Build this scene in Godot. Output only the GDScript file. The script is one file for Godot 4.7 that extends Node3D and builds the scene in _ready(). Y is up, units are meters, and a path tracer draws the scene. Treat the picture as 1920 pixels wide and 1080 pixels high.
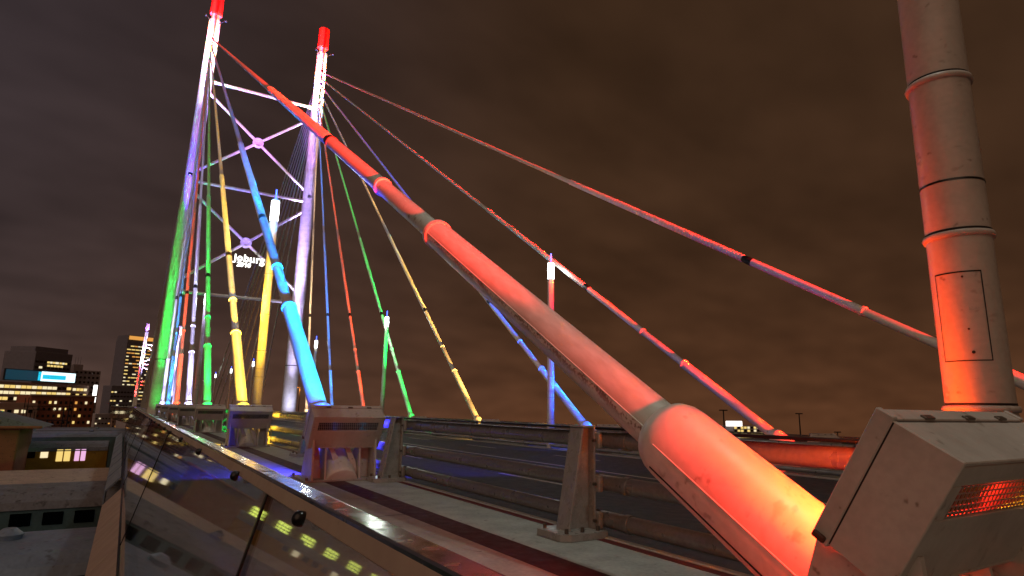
extends Node3D
# Cable-stayed bridge at night. y = 0 is the walkway surface, the bridge runs along -z, metres.

var M := {}
var used := {}
var mesh_cache := {}
var rng := RandomNumberGenerator.new()

const DP := 86.0          # distance of the first pylon
const DF := 350.0         # distance of the second pylon
const XL := 3.05          # line of the stays beside the walkway
const XR := 18.0          # line of the stays across the road
const YR := -0.6          # level of the walkway across the road (the deck falls to that side)
const GY := -5.6          # level of the rail yard

# ------------------------------------------------------------------ helpers
func numbered(called: String) -> String:
	if not used.has(called):
		used[called] = 0
		return called
	used[called] += 1
	return "%s_%03d" % [called, used[called]]

func tag(o: Node, label: String, category: String, group := "", kind := "") -> void:
	if label: o.set_meta("label", label)
	if category: o.set_meta("category", category)
	if group: o.set_meta("group", group)
	if kind: o.set_meta("kind", kind)

func thing(called: String, label: String, category: String, at := Vector3.ZERO, group := "") -> Node3D:
	var o := Node3D.new()
	o.name = numbered(called)
	add_child(o)
	o.position = at
	tag(o, label, category, group)
	return o

func part(called: String, mesh: Mesh, material: Material, parent: Node3D, at := Vector3.ZERO, basis_ := Basis.IDENTITY) -> MeshInstance3D:
	var o := MeshInstance3D.new()
	o.mesh = mesh
	o.material_override = material
	o.name = called
	parent.add_child(o, true)
	o.transform = Transform3D(basis_, at)
	return o

func struct(called: String, mesh: Mesh, material: Material, at := Vector3.ZERO) -> MeshInstance3D:
	var o := part(numbered(called), mesh, material, self, at)
	o.set_meta("kind", "structure")
	return o

func arrays(v: PackedVector3Array, n: PackedVector3Array, uv: PackedVector2Array, ix: PackedInt32Array) -> ArrayMesh:
	var a := []
	a.resize(Mesh.ARRAY_MAX)
	a[Mesh.ARRAY_VERTEX] = v
	a[Mesh.ARRAY_NORMAL] = n
	a[Mesh.ARRAY_TEX_UV] = uv
	a[Mesh.ARRAY_INDEX] = ix
	var m := ArrayMesh.new()
	m.add_surface_from_arrays(Mesh.PRIMITIVE_TRIANGLES, a)
	return m

# a surface turned about the y axis; profile holds (radius, height) from the bottom up
func lathe(profile: Array, segs := 32, soft := false) -> ArrayMesh:
	var v := PackedVector3Array()
	var n := PackedVector3Array()
	var uv := PackedVector2Array()
	var ix := PackedInt32Array()
	for k in profile.size() - 1:
		var p: Vector2 = profile[k]
		var q: Vector2 = profile[k + 1]
		var d := (q - p).normalized()
		var na := Vector2(d.y, -d.x)
		var nb := na
		if soft:
			if k > 0:
				var e: Vector2 = (p - profile[k - 1]).normalized()
				na = (na + Vector2(e.y, -e.x)).normalized()
			if k < profile.size() - 2:
				var e2: Vector2 = (profile[k + 2] - q).normalized()
				nb = (nb + Vector2(e2.y, -e2.x)).normalized()
		var s := v.size()
		for j in segs + 1:
			var a := TAU * j / segs
			var c := cos(a)
			var z := sin(a)
			v.append(Vector3(p.x * c, p.y, p.x * z))
			v.append(Vector3(q.x * c, q.y, q.x * z))
			n.append(Vector3(na.x * c, na.y, na.x * z))
			n.append(Vector3(nb.x * c, nb.y, nb.x * z))
			uv.append(Vector2(float(j) / segs, p.y))
			uv.append(Vector2(float(j) / segs, q.y))
		for j in segs:
			var b := s + j * 2
			if q.x > 1e-5:
				ix.append_array([b + 2, b + 3, b + 1])
			if p.x > 1e-5:
				ix.append_array([b + 2, b + 1, b])
	return arrays(v, n, uv, ix)

func rod(r0: float, r1: float, h: float, segs := 24) -> ArrayMesh:
	var key := "rod%.4f,%.4f,%.4f,%d" % [r0, r1, h, segs]
	if not mesh_cache.has(key):
		mesh_cache[key] = lathe([Vector2(0, 0), Vector2(r0, 0), Vector2(r1, h), Vector2(0, h)], segs)
	return mesh_cache[key]

func along(dir: Vector3) -> Basis:   # y axis along dir, x as near to world x as can be
	var y := dir.normalized()
	var x := Vector3.RIGHT if absf(y.x) < 0.95 else Vector3.FORWARD
	x = (x - y * x.dot(y)).normalized()
	return Basis(x, y, x.cross(y))

func tube(called: String, a: Vector3, b: Vector3, r0: float, r1: float, material: Material, parent: Node3D, segs := 20) -> MeshInstance3D:
	return part(called, rod(r0, r1, (b - a).length(), segs), material, parent, a, along(b - a))

# a box about its middle with chamfered edges
func block(size: Vector3, c := 0.01) -> ArrayMesh:
	var key := "blk%.4f,%.4f,%.4f,%.4f" % [size.x, size.y, size.z, c]
	if mesh_cache.has(key):
		return mesh_cache[key]
	var st := SurfaceTool.new()
	st.begin(Mesh.PRIMITIVE_TRIANGLES)
	st.set_smooth_group(-1)
	var h := size / 2
	var hull: Array = []
	c = minf(c, minf(h.x, minf(h.y, h.z)) * 0.45)
	# corner points: per corner three points, one on each face
	var pt := func(sx: int, sy: int, sz: int, axis: int) -> Vector3:
		var p := Vector3(sx * (h.x - c), sy * (h.y - c), sz * (h.z - c))
		p[axis] = (sx if axis == 0 else sy if axis == 1 else sz) * h[axis]
		return p
	var face := func(list: Array) -> void:
		var mid := Vector3.ZERO
		for p in list: mid += p
		mid /= list.size()
		var nn: Vector3 = (list[1] - list[0]).cross(list[2] - list[0])
		if nn.dot(mid) > 0.0:
			list.reverse()
		for k in range(1, list.size() - 1):
			st.add_vertex(list[0])
			st.add_vertex(list[k])
			st.add_vertex(list[k + 1])
	for axis in 3:
		var a1 := (axis + 1) % 3
		var a2 := (axis + 2) % 3
		for s in [-1, 1]:
			var l: Array = []
			for q in [[-1, -1], [1, -1], [1, 1], [-1, 1]]:
				var sg := [0, 0, 0]
				sg[axis] = s
				sg[a1] = q[0]
				sg[a2] = q[1]
				l.append(pt.call(sg[0], sg[1], sg[2], axis))
			face.call(l)
		for q in [[-1, -1], [1, -1], [1, 1], [-1, 1]]:
			var lo := [0, 0, 0]
			var hi := [0, 0, 0]
			lo[axis] = -1
			hi[axis] = 1
			for t in [lo, hi]:
				t[a1] = q[0]
				t[a2] = q[1]
			face.call([pt.call(lo[0], lo[1], lo[2], a1), pt.call(hi[0], hi[1], hi[2], a1), pt.call(hi[0], hi[1], hi[2], a2), pt.call(lo[0], lo[1], lo[2], a2)])
	for sx in [-1, 1]:
		for sy in [-1, 1]:
			for sz in [-1, 1]:
				face.call([pt.call(sx, sy, sz, 0), pt.call(sx, sy, sz, 1), pt.call(sx, sy, sz, 2)])
	st.generate_normals()
	mesh_cache[key] = st.commit()
	return mesh_cache[key]

# an outline in x and y given thickness along z (about z = 0)
func prism(outline: PackedVector2Array, depth: float) -> ArrayMesh:
	var st := SurfaceTool.new()
	st.begin(Mesh.PRIMITIVE_TRIANGLES)
	st.set_smooth_group(-1)
	var p := outline
	if Geometry2D.is_polygon_clockwise(p) == false:
		p = p.duplicate()
		p.reverse()
	# p is now clockwise in Godot's y-down sense
	var area := 0.0
	for k in p.size():
		var a := p[k]
		var b := p[(k + 1) % p.size()]
		area += a.x * b.y - b.x * a.y
	if area < 0.0:
		p.reverse()
	var z := depth / 2
	var tri := Geometry2D.triangulate_polygon(p)
	for k in range(0, tri.size(), 3):
		var q := [p[tri[k]], p[tri[k + 1]], p[tri[k + 2]]]
		var cr: float = (q[1] - q[0]).cross(q[2] - q[0])
		if cr < 0.0:
			q.reverse()
		# q is counter-clockwise seen from +z
		for i in [0, 2, 1]: st.add_vertex(Vector3(q[i].x, q[i].y, z))
		for i in [0, 1, 2]: st.add_vertex(Vector3(q[i].x, q[i].y, -z))
	for k in p.size():
		var a := p[k]
		var b := p[(k + 1) % p.size()]
		var A := Vector3(a.x, a.y, z)
		var B := Vector3(b.x, b.y, z)
		var C := Vector3(b.x, b.y, -z)
		var Dd := Vector3(a.x, a.y, -z)
		for w in [A, B, C, A, C, Dd]: st.add_vertex(w)
	st.generate_normals()
	return st.commit()

const SIDE := Basis(Vector3(0, 0, -1), Vector3(0, 1, 0), Vector3(1, 0, 0))   # prism outlines in (distance, height), thickness along x

# ------------------------------------------------------------------ textures and materials
func noise_image(size: int, freq: float, seed_: int, octaves := 4, kind := FastNoiseLite.TYPE_SIMPLEX_SMOOTH) -> Image:
	var f := FastNoiseLite.new()
	f.noise_type = kind
	f.seed = seed_
	f.frequency = freq
	f.fractal_octaves = octaves
	return f.get_seamless_image(size, size)

func two_tone(size: int, a: Color, b: Color, freq: float, seed_: int, fine := 0.35, dark := Color(0, 0, 0), dark_share := 0.0) -> ImageTexture:
	var big := noise_image(size, freq, seed_)
	var small := noise_image(size, freq * 9.0, seed_ + 5, 3)
	var blot := noise_image(size, freq * 2.3, seed_ + 11, 5)
	var im := Image.create(size, size, true, Image.FORMAT_RGB8)
	for y in size:
		for x in size:
			var t := big.get_pixel(x, y).r * (1.0 - fine) + small.get_pixel(x, y).r * fine
			t = clampf((t - 0.5) * 1.6 + 0.5, 0.0, 1.0)
			var c := a.lerp(b, t)
			if dark_share > 0.0:
				var k := blot.get_pixel(x, y).r * 0.75 + small.get_pixel(x, y).r * 0.25
				c = c.lerp(dark, smoothstep(1.0 - dark_share, 1.0 - dark_share * 0.45, k) * 0.85)
			im.set_pixel(x, y, c)
	im.generate_mipmaps()
	return ImageTexture.create_from_image(im)

func grey_tex(size: int, lo: float, hi: float, freq: float, seed_: int) -> ImageTexture:
	var a := noise_image(size, freq, seed_, 5)
	var im := Image.create(size, size, true, Image.FORMAT_RGB8)
	for y in size:
		for x in size:
			var t := lerpf(lo, hi, a.get_pixel(x, y).r)
			im.set_pixel(x, y, Color(t, t, t))
	im.generate_mipmaps()
	return ImageTexture.create_from_image(im)

func mat(called: String, color: Color, rough: float, metal := 0.0) -> StandardMaterial3D:
	var m := StandardMaterial3D.new()
	m.resource_name = called
	m.albedo_color = color
	m.roughness = rough
	m.metallic = metal
	M[called] = m
	return m

func mapped(called: String, tex: Texture2D, scale_: float, rough: float, world := true, rough_tex: Texture2D = null, bump: Texture2D = null, bump_scale := 0.0) -> StandardMaterial3D:
	var m := mat(called, Color.WHITE, rough)
	m.albedo_texture = tex
	m.uv1_triplanar = true
	m.uv1_world_triplanar = world
	m.uv1_scale = Vector3.ONE * scale_
	if rough_tex:
		m.roughness_texture = rough_tex
		m.roughness = 1.0
	if bump:
		m.heightmap_enabled = true
		m.heightmap_texture = bump
		m.heightmap_scale = bump_scale
	return m

func glowing(called: String, color: Color, energy: float) -> StandardMaterial3D:
	var m := mat(called, Color(0.1, 0.1, 0.1), 0.5)
	m.emission_enabled = true
	m.emission = color
	m.emission_energy_multiplier = energy
	return m

func make_materials() -> void:
	var r_mid := grey_tex(256, 0.25, 0.6, 0.02, 3)
	var r_high := grey_tex(256, 0.6, 0.95, 0.03, 4)
	var lumps := grey_tex(256, 0.0, 1.0, 0.05, 8)
	mapped("paint", two_tone(512, Color(0.80, 0.79, 0.75), Color(0.70, 0.69, 0.65), 0.006, 21, 0.4, Color(0.42, 0.35, 0.28), 0.30), 0.45, 0.4, true, r_mid)
	mapped("housing", two_tone(512, Color(0.74, 0.71, 0.67), Color(0.66, 0.63, 0.59), 0.006, 31, 0.45, Color(0.42, 0.36, 0.30), 0.26), 0.7, 0.5, true, r_mid)
	mapped("concrete", two_tone(512, Color(0.67, 0.685, 0.655), Color(0.55, 0.565, 0.54), 0.012, 41, 0.45, Color(0.36, 0.36, 0.33), 0.24), 0.35, 0.85, true, r_high, lumps, 0.25)
	mapped("red_band", two_tone(256, Color(0.30, 0.11, 0.12), Color(0.20, 0.09, 0.095), 0.02, 51, 0.5, Color(0.16, 0.12, 0.11), 0.3), 0.8, 0.8, true, r_high)
	mapped("asphalt", two_tone(512, Color(0.25, 0.25, 0.26), Color(0.17, 0.17, 0.18), 0.02, 61, 0.6, Color(0.12, 0.12, 0.13), 0.3), 0.4, 0.75, true, r_high, lumps, 0.4)
	mapped("line_paint", two_tone(256, Color(0.72, 0.71, 0.67), Color(0.58, 0.57, 0.54), 0.03, 71, 0.6, Color(0.3, 0.3, 0.3), 0.3), 1.0, 0.7)
	mapped("rail_paint", two_tone(256, Color(0.60, 0.585, 0.56), Color(0.52, 0.505, 0.48), 0.02, 81, 0.4, Color(0.36, 0.28, 0.22), 0.17), 0.9, 0.3, true, grey_tex(256, 0.18, 0.45, 0.03, 6))
	mapped("cladding", two_tone(512, Color(0.72, 0.64, 0.575), Color(0.64, 0.565, 0.51), 0.006, 91, 0.3, Color(0.48, 0.41, 0.36), 0.2), 0.6, 0.5, true, r_mid)
	mapped("roof_grey", two_tone(256, Color(0.50, 0.51, 0.54), Color(0.40, 0.41, 0.43), 0.02, 101, 0.5, Color(0.18, 0.16, 0.15), 0.35), 0.25, 0.7, true, r_high)
	mapped("roof_pale", two_tone(256, Color(0.80, 0.73, 0.66), Color(0.68, 0.62, 0.56), 0.02, 111, 0.5, Color(0.32, 0.27, 0.24), 0.35), 0.25, 0.7, true, r_high)
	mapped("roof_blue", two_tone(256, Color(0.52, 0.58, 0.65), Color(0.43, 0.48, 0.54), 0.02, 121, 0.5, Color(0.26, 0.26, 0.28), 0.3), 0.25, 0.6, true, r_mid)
	mapped("train_teal", two_tone(256, Color(0.33, 0.44, 0.45), Color(0.27, 0.36, 0.37), 0.02, 131, 0.5), 0.3, 0.5)
	mapped("train_yellow", two_tone(256, Color(0.72, 0.55, 0.10), Color(0.60, 0.45, 0.08), 0.02, 141, 0.5, Color(0.3, 0.22, 0.1), 0.25), 0.3, 0.5)
	mapped("red_wall", two_tone(256, Color(0.62, 0.38, 0.28), Color(0.53, 0.32, 0.23), 0.03, 151, 0.5, Color(0.22, 0.14, 0.11), 0.3), 0.3, 0.85)
	mapped("ballast", two_tone(256, Color(0.24, 0.20, 0.17), Color(0.14, 0.12, 0.11), 0.05, 161, 0.6), 0.15, 0.95)
	mapped("facade_dark", two_tone(256, Color(0.50, 0.51, 0.57), Color(0.42, 0.43, 0.48), 0.03, 171, 0.5), 0.05, 0.4)
	mapped("facade_brown", two_tone(256, Color(0.72, 0.60, 0.54), Color(0.62, 0.52, 0.47), 0.03, 181, 0.5), 0.05, 0.8)
	mapped("facade_grey", two_tone(256, Color(0.70, 0.68, 0.69), Color(0.61, 0.59, 0.61), 0.03, 191, 0.5), 0.05, 0.8)
	var gv := mapped("pipe_metal", two_tone(256, Color(0.62, 0.61, 0.60), Color(0.50, 0.49, 0.48), 0.015, 83, 0.5, Color(0.34, 0.28, 0.24), 0.12), 0.6, 0.35, true, grey_tex(256, 0.22, 0.42, 0.02, 16))
	gv.metallic = 0.55
	mat("steel_dark", Color(0.09, 0.085, 0.09), 0.45, 0.3)
	mat("steel_edge", Color(0.10, 0.07, 0.06), 0.7)
	mat("red_plastic", Color(0.80, 0.17, 0.13), 0.35)
	mat("rust", Color(0.30, 0.16, 0.10), 0.8)
	mat("rubber", Color(0.05, 0.05, 0.052), 0.28)
	mat("bolt", Color(0.42, 0.38, 0.34), 0.4, 0.8)
	mat("kerb_red", Color(0.36, 0.10, 0.09), 0.6)
	var st := mat("stainless", Color(0.66, 0.63, 0.60), 0.2, 1.0)
	st.roughness_texture = grey_tex(256, 0.08, 0.34, 0.03, 7)
	st.roughness = 1.0
	st.uv1_triplanar = true
	st.uv1_world_triplanar = true
	st.uv1_scale = Vector3.ONE * 2.0
	var gl := mat("glass", Color(0.12, 0.11, 0.11, 0.32), 0.03)
	gl.transparency = BaseMaterial3D.TRANSPARENCY_ALPHA
	gl.metallic_specular = 0.75
	mat("glass_edge", Color(0.015, 0.018, 0.018), 0.2)
	mat("pane_dark", Color(0.02, 0.022, 0.026), 0.08)
	glowing("lamp_white", Color(0.95, 0.97, 1.0), 6.0)
	glowing("lamp_blue", Color(0.25, 0.35, 1.0), 6.0)
	glowing("window_warm", Color(1.0, 0.86, 0.50), 0.95)
	glowing("window_pale", Color(1.0, 0.93, 0.74), 1.0)
	glowing("window_amber", Color(1.0, 0.70, 0.34), 0.8)
	glowing("window_green", Color(0.90, 0.97, 0.42), 2.8)
	glowing("window_pink", Color(1.0, 0.76, 0.94), 0.9)
	glowing("lamp_sodium", Color(1.0, 0.6, 0.2), 12.0)
	glowing("screen_white", Color(0.86, 0.97, 1.0), 1.6)
	glowing("screen_cyan", Color(0.10, 0.72, 0.85), 1.3)
	glowing("screen_dim", Color(0.10, 0.26, 0.32), 0.7)
	glowing("sign_white", Color(1.0, 0.98, 0.95), 3.0)

# ------------------------------------------------------------------ lights
func spot(at: Vector3, dir: Vector3, color: Color, energy: float, angle: float, parent: Node3D, size := 0.04, blend := 1.0) -> void:
	var l := SpotLight3D.new()
	l.name = "floodlight_beam"
	l.light_color = color
	l.light_energy = energy
	l.spot_angle = angle
	l.spot_angle_attenuation = blend
	l.spot_range = 300.0
	l.spot_attenuation = 2.0
	l.light_size = size
	l.shadow_enabled = true
	parent.add_child(l, true)
	var up := Vector3.UP if absf(dir.normalized().y) < 0.95 else Vector3.RIGHT
	l.transform = Transform3D(Basis.looking_at(dir, up), at)

func omni(at: Vector3, color: Color, energy: float, size: float, parent: Node3D) -> void:
	var l := OmniLight3D.new()
	l.name = "lamp_glow"
	l.light_color = color
	l.light_energy = energy
	l.omni_range = 200.0
	l.omni_attenuation = 2.0
	l.light_size = size
	l.shadow_enabled = true
	parent.add_child(l, true)
	l.position = at

# ------------------------------------------------------------------ sky
func sky_texture() -> ImageTexture:
	var w := 1024
	var h := 512
	var f := FastNoiseLite.new()
	f.seed = 9
	f.frequency = 1.0
	f.fractal_octaves = 5
	f.noise_type = FastNoiseLite.TYPE_SIMPLEX_SMOOTH
	var im := Image.create(w, h, false, Image.FORMAT_RGBF)
	for y in h:
		var el := (0.5 - (y + 0.5) / h) * PI
		for x in w:
			var az := (x + 0.5) / w * TAU
			var d := Vector3(sin(az) * cos(el), sin(el), -cos(az) * cos(el))
			# cloud sheet seen from below
			var k := 1.0 / maxf(0.12, d.y + 0.12)
			var q := Vector3(d.x * k * 0.8, d.z * k * 0.8, d.y * 1.5)
			var n := f.get_noise_3dv(q * 1.3) * 0.5 + f.get_noise_3dv(Vector3(q.x * 2.2 + q.y, q.y * 3.6, q.z) * 1.4 + Vector3(7, 3, 1)) * 0.42
			var near := exp(-maxf(d.y, 0.0) * 5.5)
			var warm := Vector3(0.038, 0.0188, 0.0096)
			var cool := Vector3(0.034, 0.026, 0.031)
			# city glow is warmer on one side of the sky than on the other
			var side := 0.5 + 0.5 * (d.x * 0.96 + d.z * 0.28) / maxf(0.001, cos(el))
			side = smoothstep(0.12, 0.72, side)
			var c := cool.lerp(warm, side)
			var low_c := Vector3(0.076, 0.050, 0.042).lerp(Vector3(0.108, 0.041, 0.0175), side)
			c = c.lerp(low_c, near)
			c *= clampf(1.0 + n * 0.62, 0.5, 1.6)
			im.set_pixel(x, y, Color(c.x, c.y, c.z))
	return ImageTexture.create_from_image(im)

# ------------------------------------------------------------------ stays
func stay_profile_corrugated(len_: float) -> Array:
	var p: Array = [Vector2(0.0, 0.0), Vector2(0.112, 0.0)]
	var pitch := 0.17
	var h := 0.02
	while h < len_ - pitch:
		p.append(Vector2(0.112, h))
		p.append(Vector2(0.135, h + 0.03))
		p.append(Vector2(0.135, h + 0.095))
		p.append(Vector2(0.112, h + 0.125))
		h += pitch
	p.append(Vector2(0.112, len_))
	p.append(Vector2(0.0, len_))
	return p

func dirty_tube_texture() -> ImageTexture:
	# dirt that has run and settled along the side of the tube, under its seam
	var w := 512
	var h := 1024
	var a := noise_image(512, 0.012, 77, 5)
	var b := noise_image(512, 0.06, 78, 3)
	var im := Image.create(w, h, true, Image.FORMAT_RGB8)
	for y in h:
		for x in w:
			var u := float(x) / w
			var big := a.get_pixel((x * 2) % 512, int(y * 0.5) % 512).r
			var fine := b.get_pixel(x, y % 512).r
			var c := Color(0.80, 0.79, 0.75).lerp(Color(0.70, 0.68, 0.63), big)
			var band := smoothstep(0.47, 0.515, u + (fine - 0.5) * 0.03) * (1.0 - smoothstep(0.52, 0.585, u + (big - 0.5) * 0.12 + (fine - 0.5) * 0.06))
			var k := band * smoothstep(0.42, 0.66, big * 0.55 + fine * 0.45)
			c = c.lerp(Color(0.34, 0.25, 0.18), clampf(k * 0.9, 0.0, 0.75))
			im.set_pixel(x, y, c)
	im.generate_mipmaps()
	return ImageTexture.create_from_image(im)

var stay_meshes := {}

func stay(base: Vector3, top: Vector3, label: String, colors: Array, stages: Array, spill: float, near: bool, spill_color := Color.BLACK) -> void:
	var dir := (top - base).normalized()
	var total := (top - base).length()
	var t := thing("stay_cable", label, "stay cable", base, "stay cables of the bridge")
	t.basis = along(dir)
	var pm: Material = M["stay_paint"] if near else M["paint"]
	var segs := 64 if near else 24
	if not stay_meshes.has("near" if near else "far"):
		var s := {}
		s.socket = lathe([Vector2(0, -1.0), Vector2(0.25, -1.0), Vector2(0.26, -0.99), Vector2(0.26, -0.9), Vector2(0.26, 0.8), Vector2(0.26, 0.86), Vector2(0.254, 0.93), Vector2(0.235, 0.99), Vector2(0.205, 1.03), Vector2(0.17, 1.045), Vector2(0.0, 1.046)], segs, true)
		s.sleeve = lathe([Vector2(0.17, 1.0), Vector2(0.17, 5.5)], segs)
		s.flange = lathe([Vector2(0.13, 0.0), Vector2(0.182, 0.0), Vector2(0.188, 0.02), Vector2(0.188, 0.09), Vector2(0.18, 0.11), Vector2(0.13, 0.11)], segs)
		s.lower = lathe([Vector2(0.128, 5.58), Vector2(0.128, 8.2)], segs)
		s.ring = lathe([Vector2(0.12, 0.0), Vector2(0.15, 0.0), Vector2(0.155, 0.015), Vector2(0.155, 0.09), Vector2(0.15, 0.105), Vector2(0.12, 0.105)], segs)
		s.upper = lathe([Vector2(0.13, 8.25), Vector2(0.132, 12.5)], segs)
		s.collar = lathe([Vector2(0.132, 0.0), Vector2(0.14, 0.0), Vector2(0.14, 0.2), Vector2(0.118, 0.45), Vector2(0.112, 0.45)], segs)
		s.corrugated = lathe(stay_profile_corrugated(12.2), 32 if near else 16)
		if near:
			stay_meshes["near"] = s
		else:
			stay_meshes["far"] = s
	var g: Dictionary = stay_meshes["near"] if near else stay_meshes["far"]
	var so := part("socket", g.socket, M["paint"], t)
	part("sleeve", g.sleeve, pm, t)
	part("sleeve_flange", g.flange, M["paint"], t, Vector3(0, 5.48, 0))
	part("lower_pipe", g.lower, M["paint"], t)
	part("pipe_ring", g.ring, M["paint"], t, Vector3(0, 8.17, 0))
	part("upper_pipe", g.upper, M["paint"], t)
	part("collar", g.collar, M["steel_dark"], t, Vector3(0, 12.5, 0))
	var clen := minf(12.2, total - 14.0)
	part("corrugated_pipe", g.corrugated, M["paint"], t, Vector3(0, 12.9, 0))
	part("strand_pipe", lathe([Vector2(0.108, 25.0), Vector2(0.105, total)], 20), M["paint"], t)
	if near:
		part("seam_rib", block(Vector3(0.014, 4.5, 0.008), 0.003), M["paint"], t, Vector3(-0.169, 3.27, 0.02))
		part("seam_rib", block(Vector3(0.012, 1.8, 0.008), 0.003), M["paint"], so, Vector3(-0.259, -0.05, 0.02))
		part("seam_groove", block(Vector3(0.006, 1.8, 0.012), 0.002), M["steel_edge"], so, Vector3(-0.222, -0.06, -0.137))
	# the floodlights: two lamps side by side in the mouth of the housing, beams up along the stay
	var el := deg_to_rad(31.5)
	for k in colors.size():
		var c: Color = colors[k]
		var side := 0.0 if colors.size() == 1 else (-0.36 if near else -0.2) if k == 0 else (0.02 if near else 0.2)
		var off := Vector3(side, sin(el) * -0.28 + cos(el) * 0.72, -cos(el) * -0.28 + sin(el) * 0.72)
		var at := t.basis.inverse() * off
		var h := at.z - 0.16
		var main := k == 0
		if spill > 0.0:
			spot(at, t.basis.inverse() * (Vector3(0, 0, -1) if near else Vector3(0, sin(el), -cos(el))), spill_color if spill_color != Color.BLACK else c if main or not near else Color(1.0, 0.34, 0.05), spill * (1.0 if main else 0.8 if near else 0.07), 89.0 if near else 87.0, t, 0.07, 0.15)
		if not main and near:
			spot(at, Vector3(0.0, 0.75, -0.42), c, 9.0, 40.0, t, 0.07, 0.8)
		for s in stages:
			var d0: float = s[0]
			if not main and d0 > (2.0 if near else 4.0):
				continue
			var e: float = s[1] * 26.0 * pow(d0, 3.0) * (1.0 if main else 1.2 if near else 0.9)
			spot(at, Vector3(-side * 0.004, 1, 0), c, e, rad_to_deg(atan(h / d0)), t, 0.05)

# ------------------------------------------------------------------ housing at the foot of a stay
var housing_node: Node3D

func wire(called: String, pts: Array, r: float, m: Material, parent: Node3D) -> void:
	var c := Curve3D.new()
	for k in pts.size():
		var prev: Vector3 = pts[maxi(k - 1, 0)]
		var next: Vector3 = pts[mini(k + 1, pts.size() - 1)]
		var h := (next - prev) * 0.2
		c.add_point(pts[k], -h, h)
	var st := SurfaceTool.new()
	st.begin(Mesh.PRIMITIVE_TRIANGLES)
	var n := 24
	var rings: Array = []
	for i in n + 1:
		var o := c.get_baked_length() * i / n
		var p := c.sample_baked(o)
		var q := c.sample_baked(minf(o + 0.01, c.get_baked_length()))
		var p2 := c.sample_baked(maxf(o - 0.01, 0.0))
		var b := along(q - p2)
		var ring: Array = []
		for j in 8:
			var a := TAU * j / 8
			ring.append([p + b.x * cos(a) * r + b.z * sin(a) * r, b.x * cos(a) + b.z * sin(a)])
		rings.append(ring)
	for i in n:
		for j in 8:
			var q := [rings[i][(j + 1) % 8], rings[i + 1][(j + 1) % 8], rings[i + 1][j], rings[i][j]]
			for w in [0, 1, 2, 0, 2, 3]:
				st.set_normal(q[w][1])
				st.add_vertex(q[w][0])
	part(called, st.commit(), m, parent)

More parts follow.
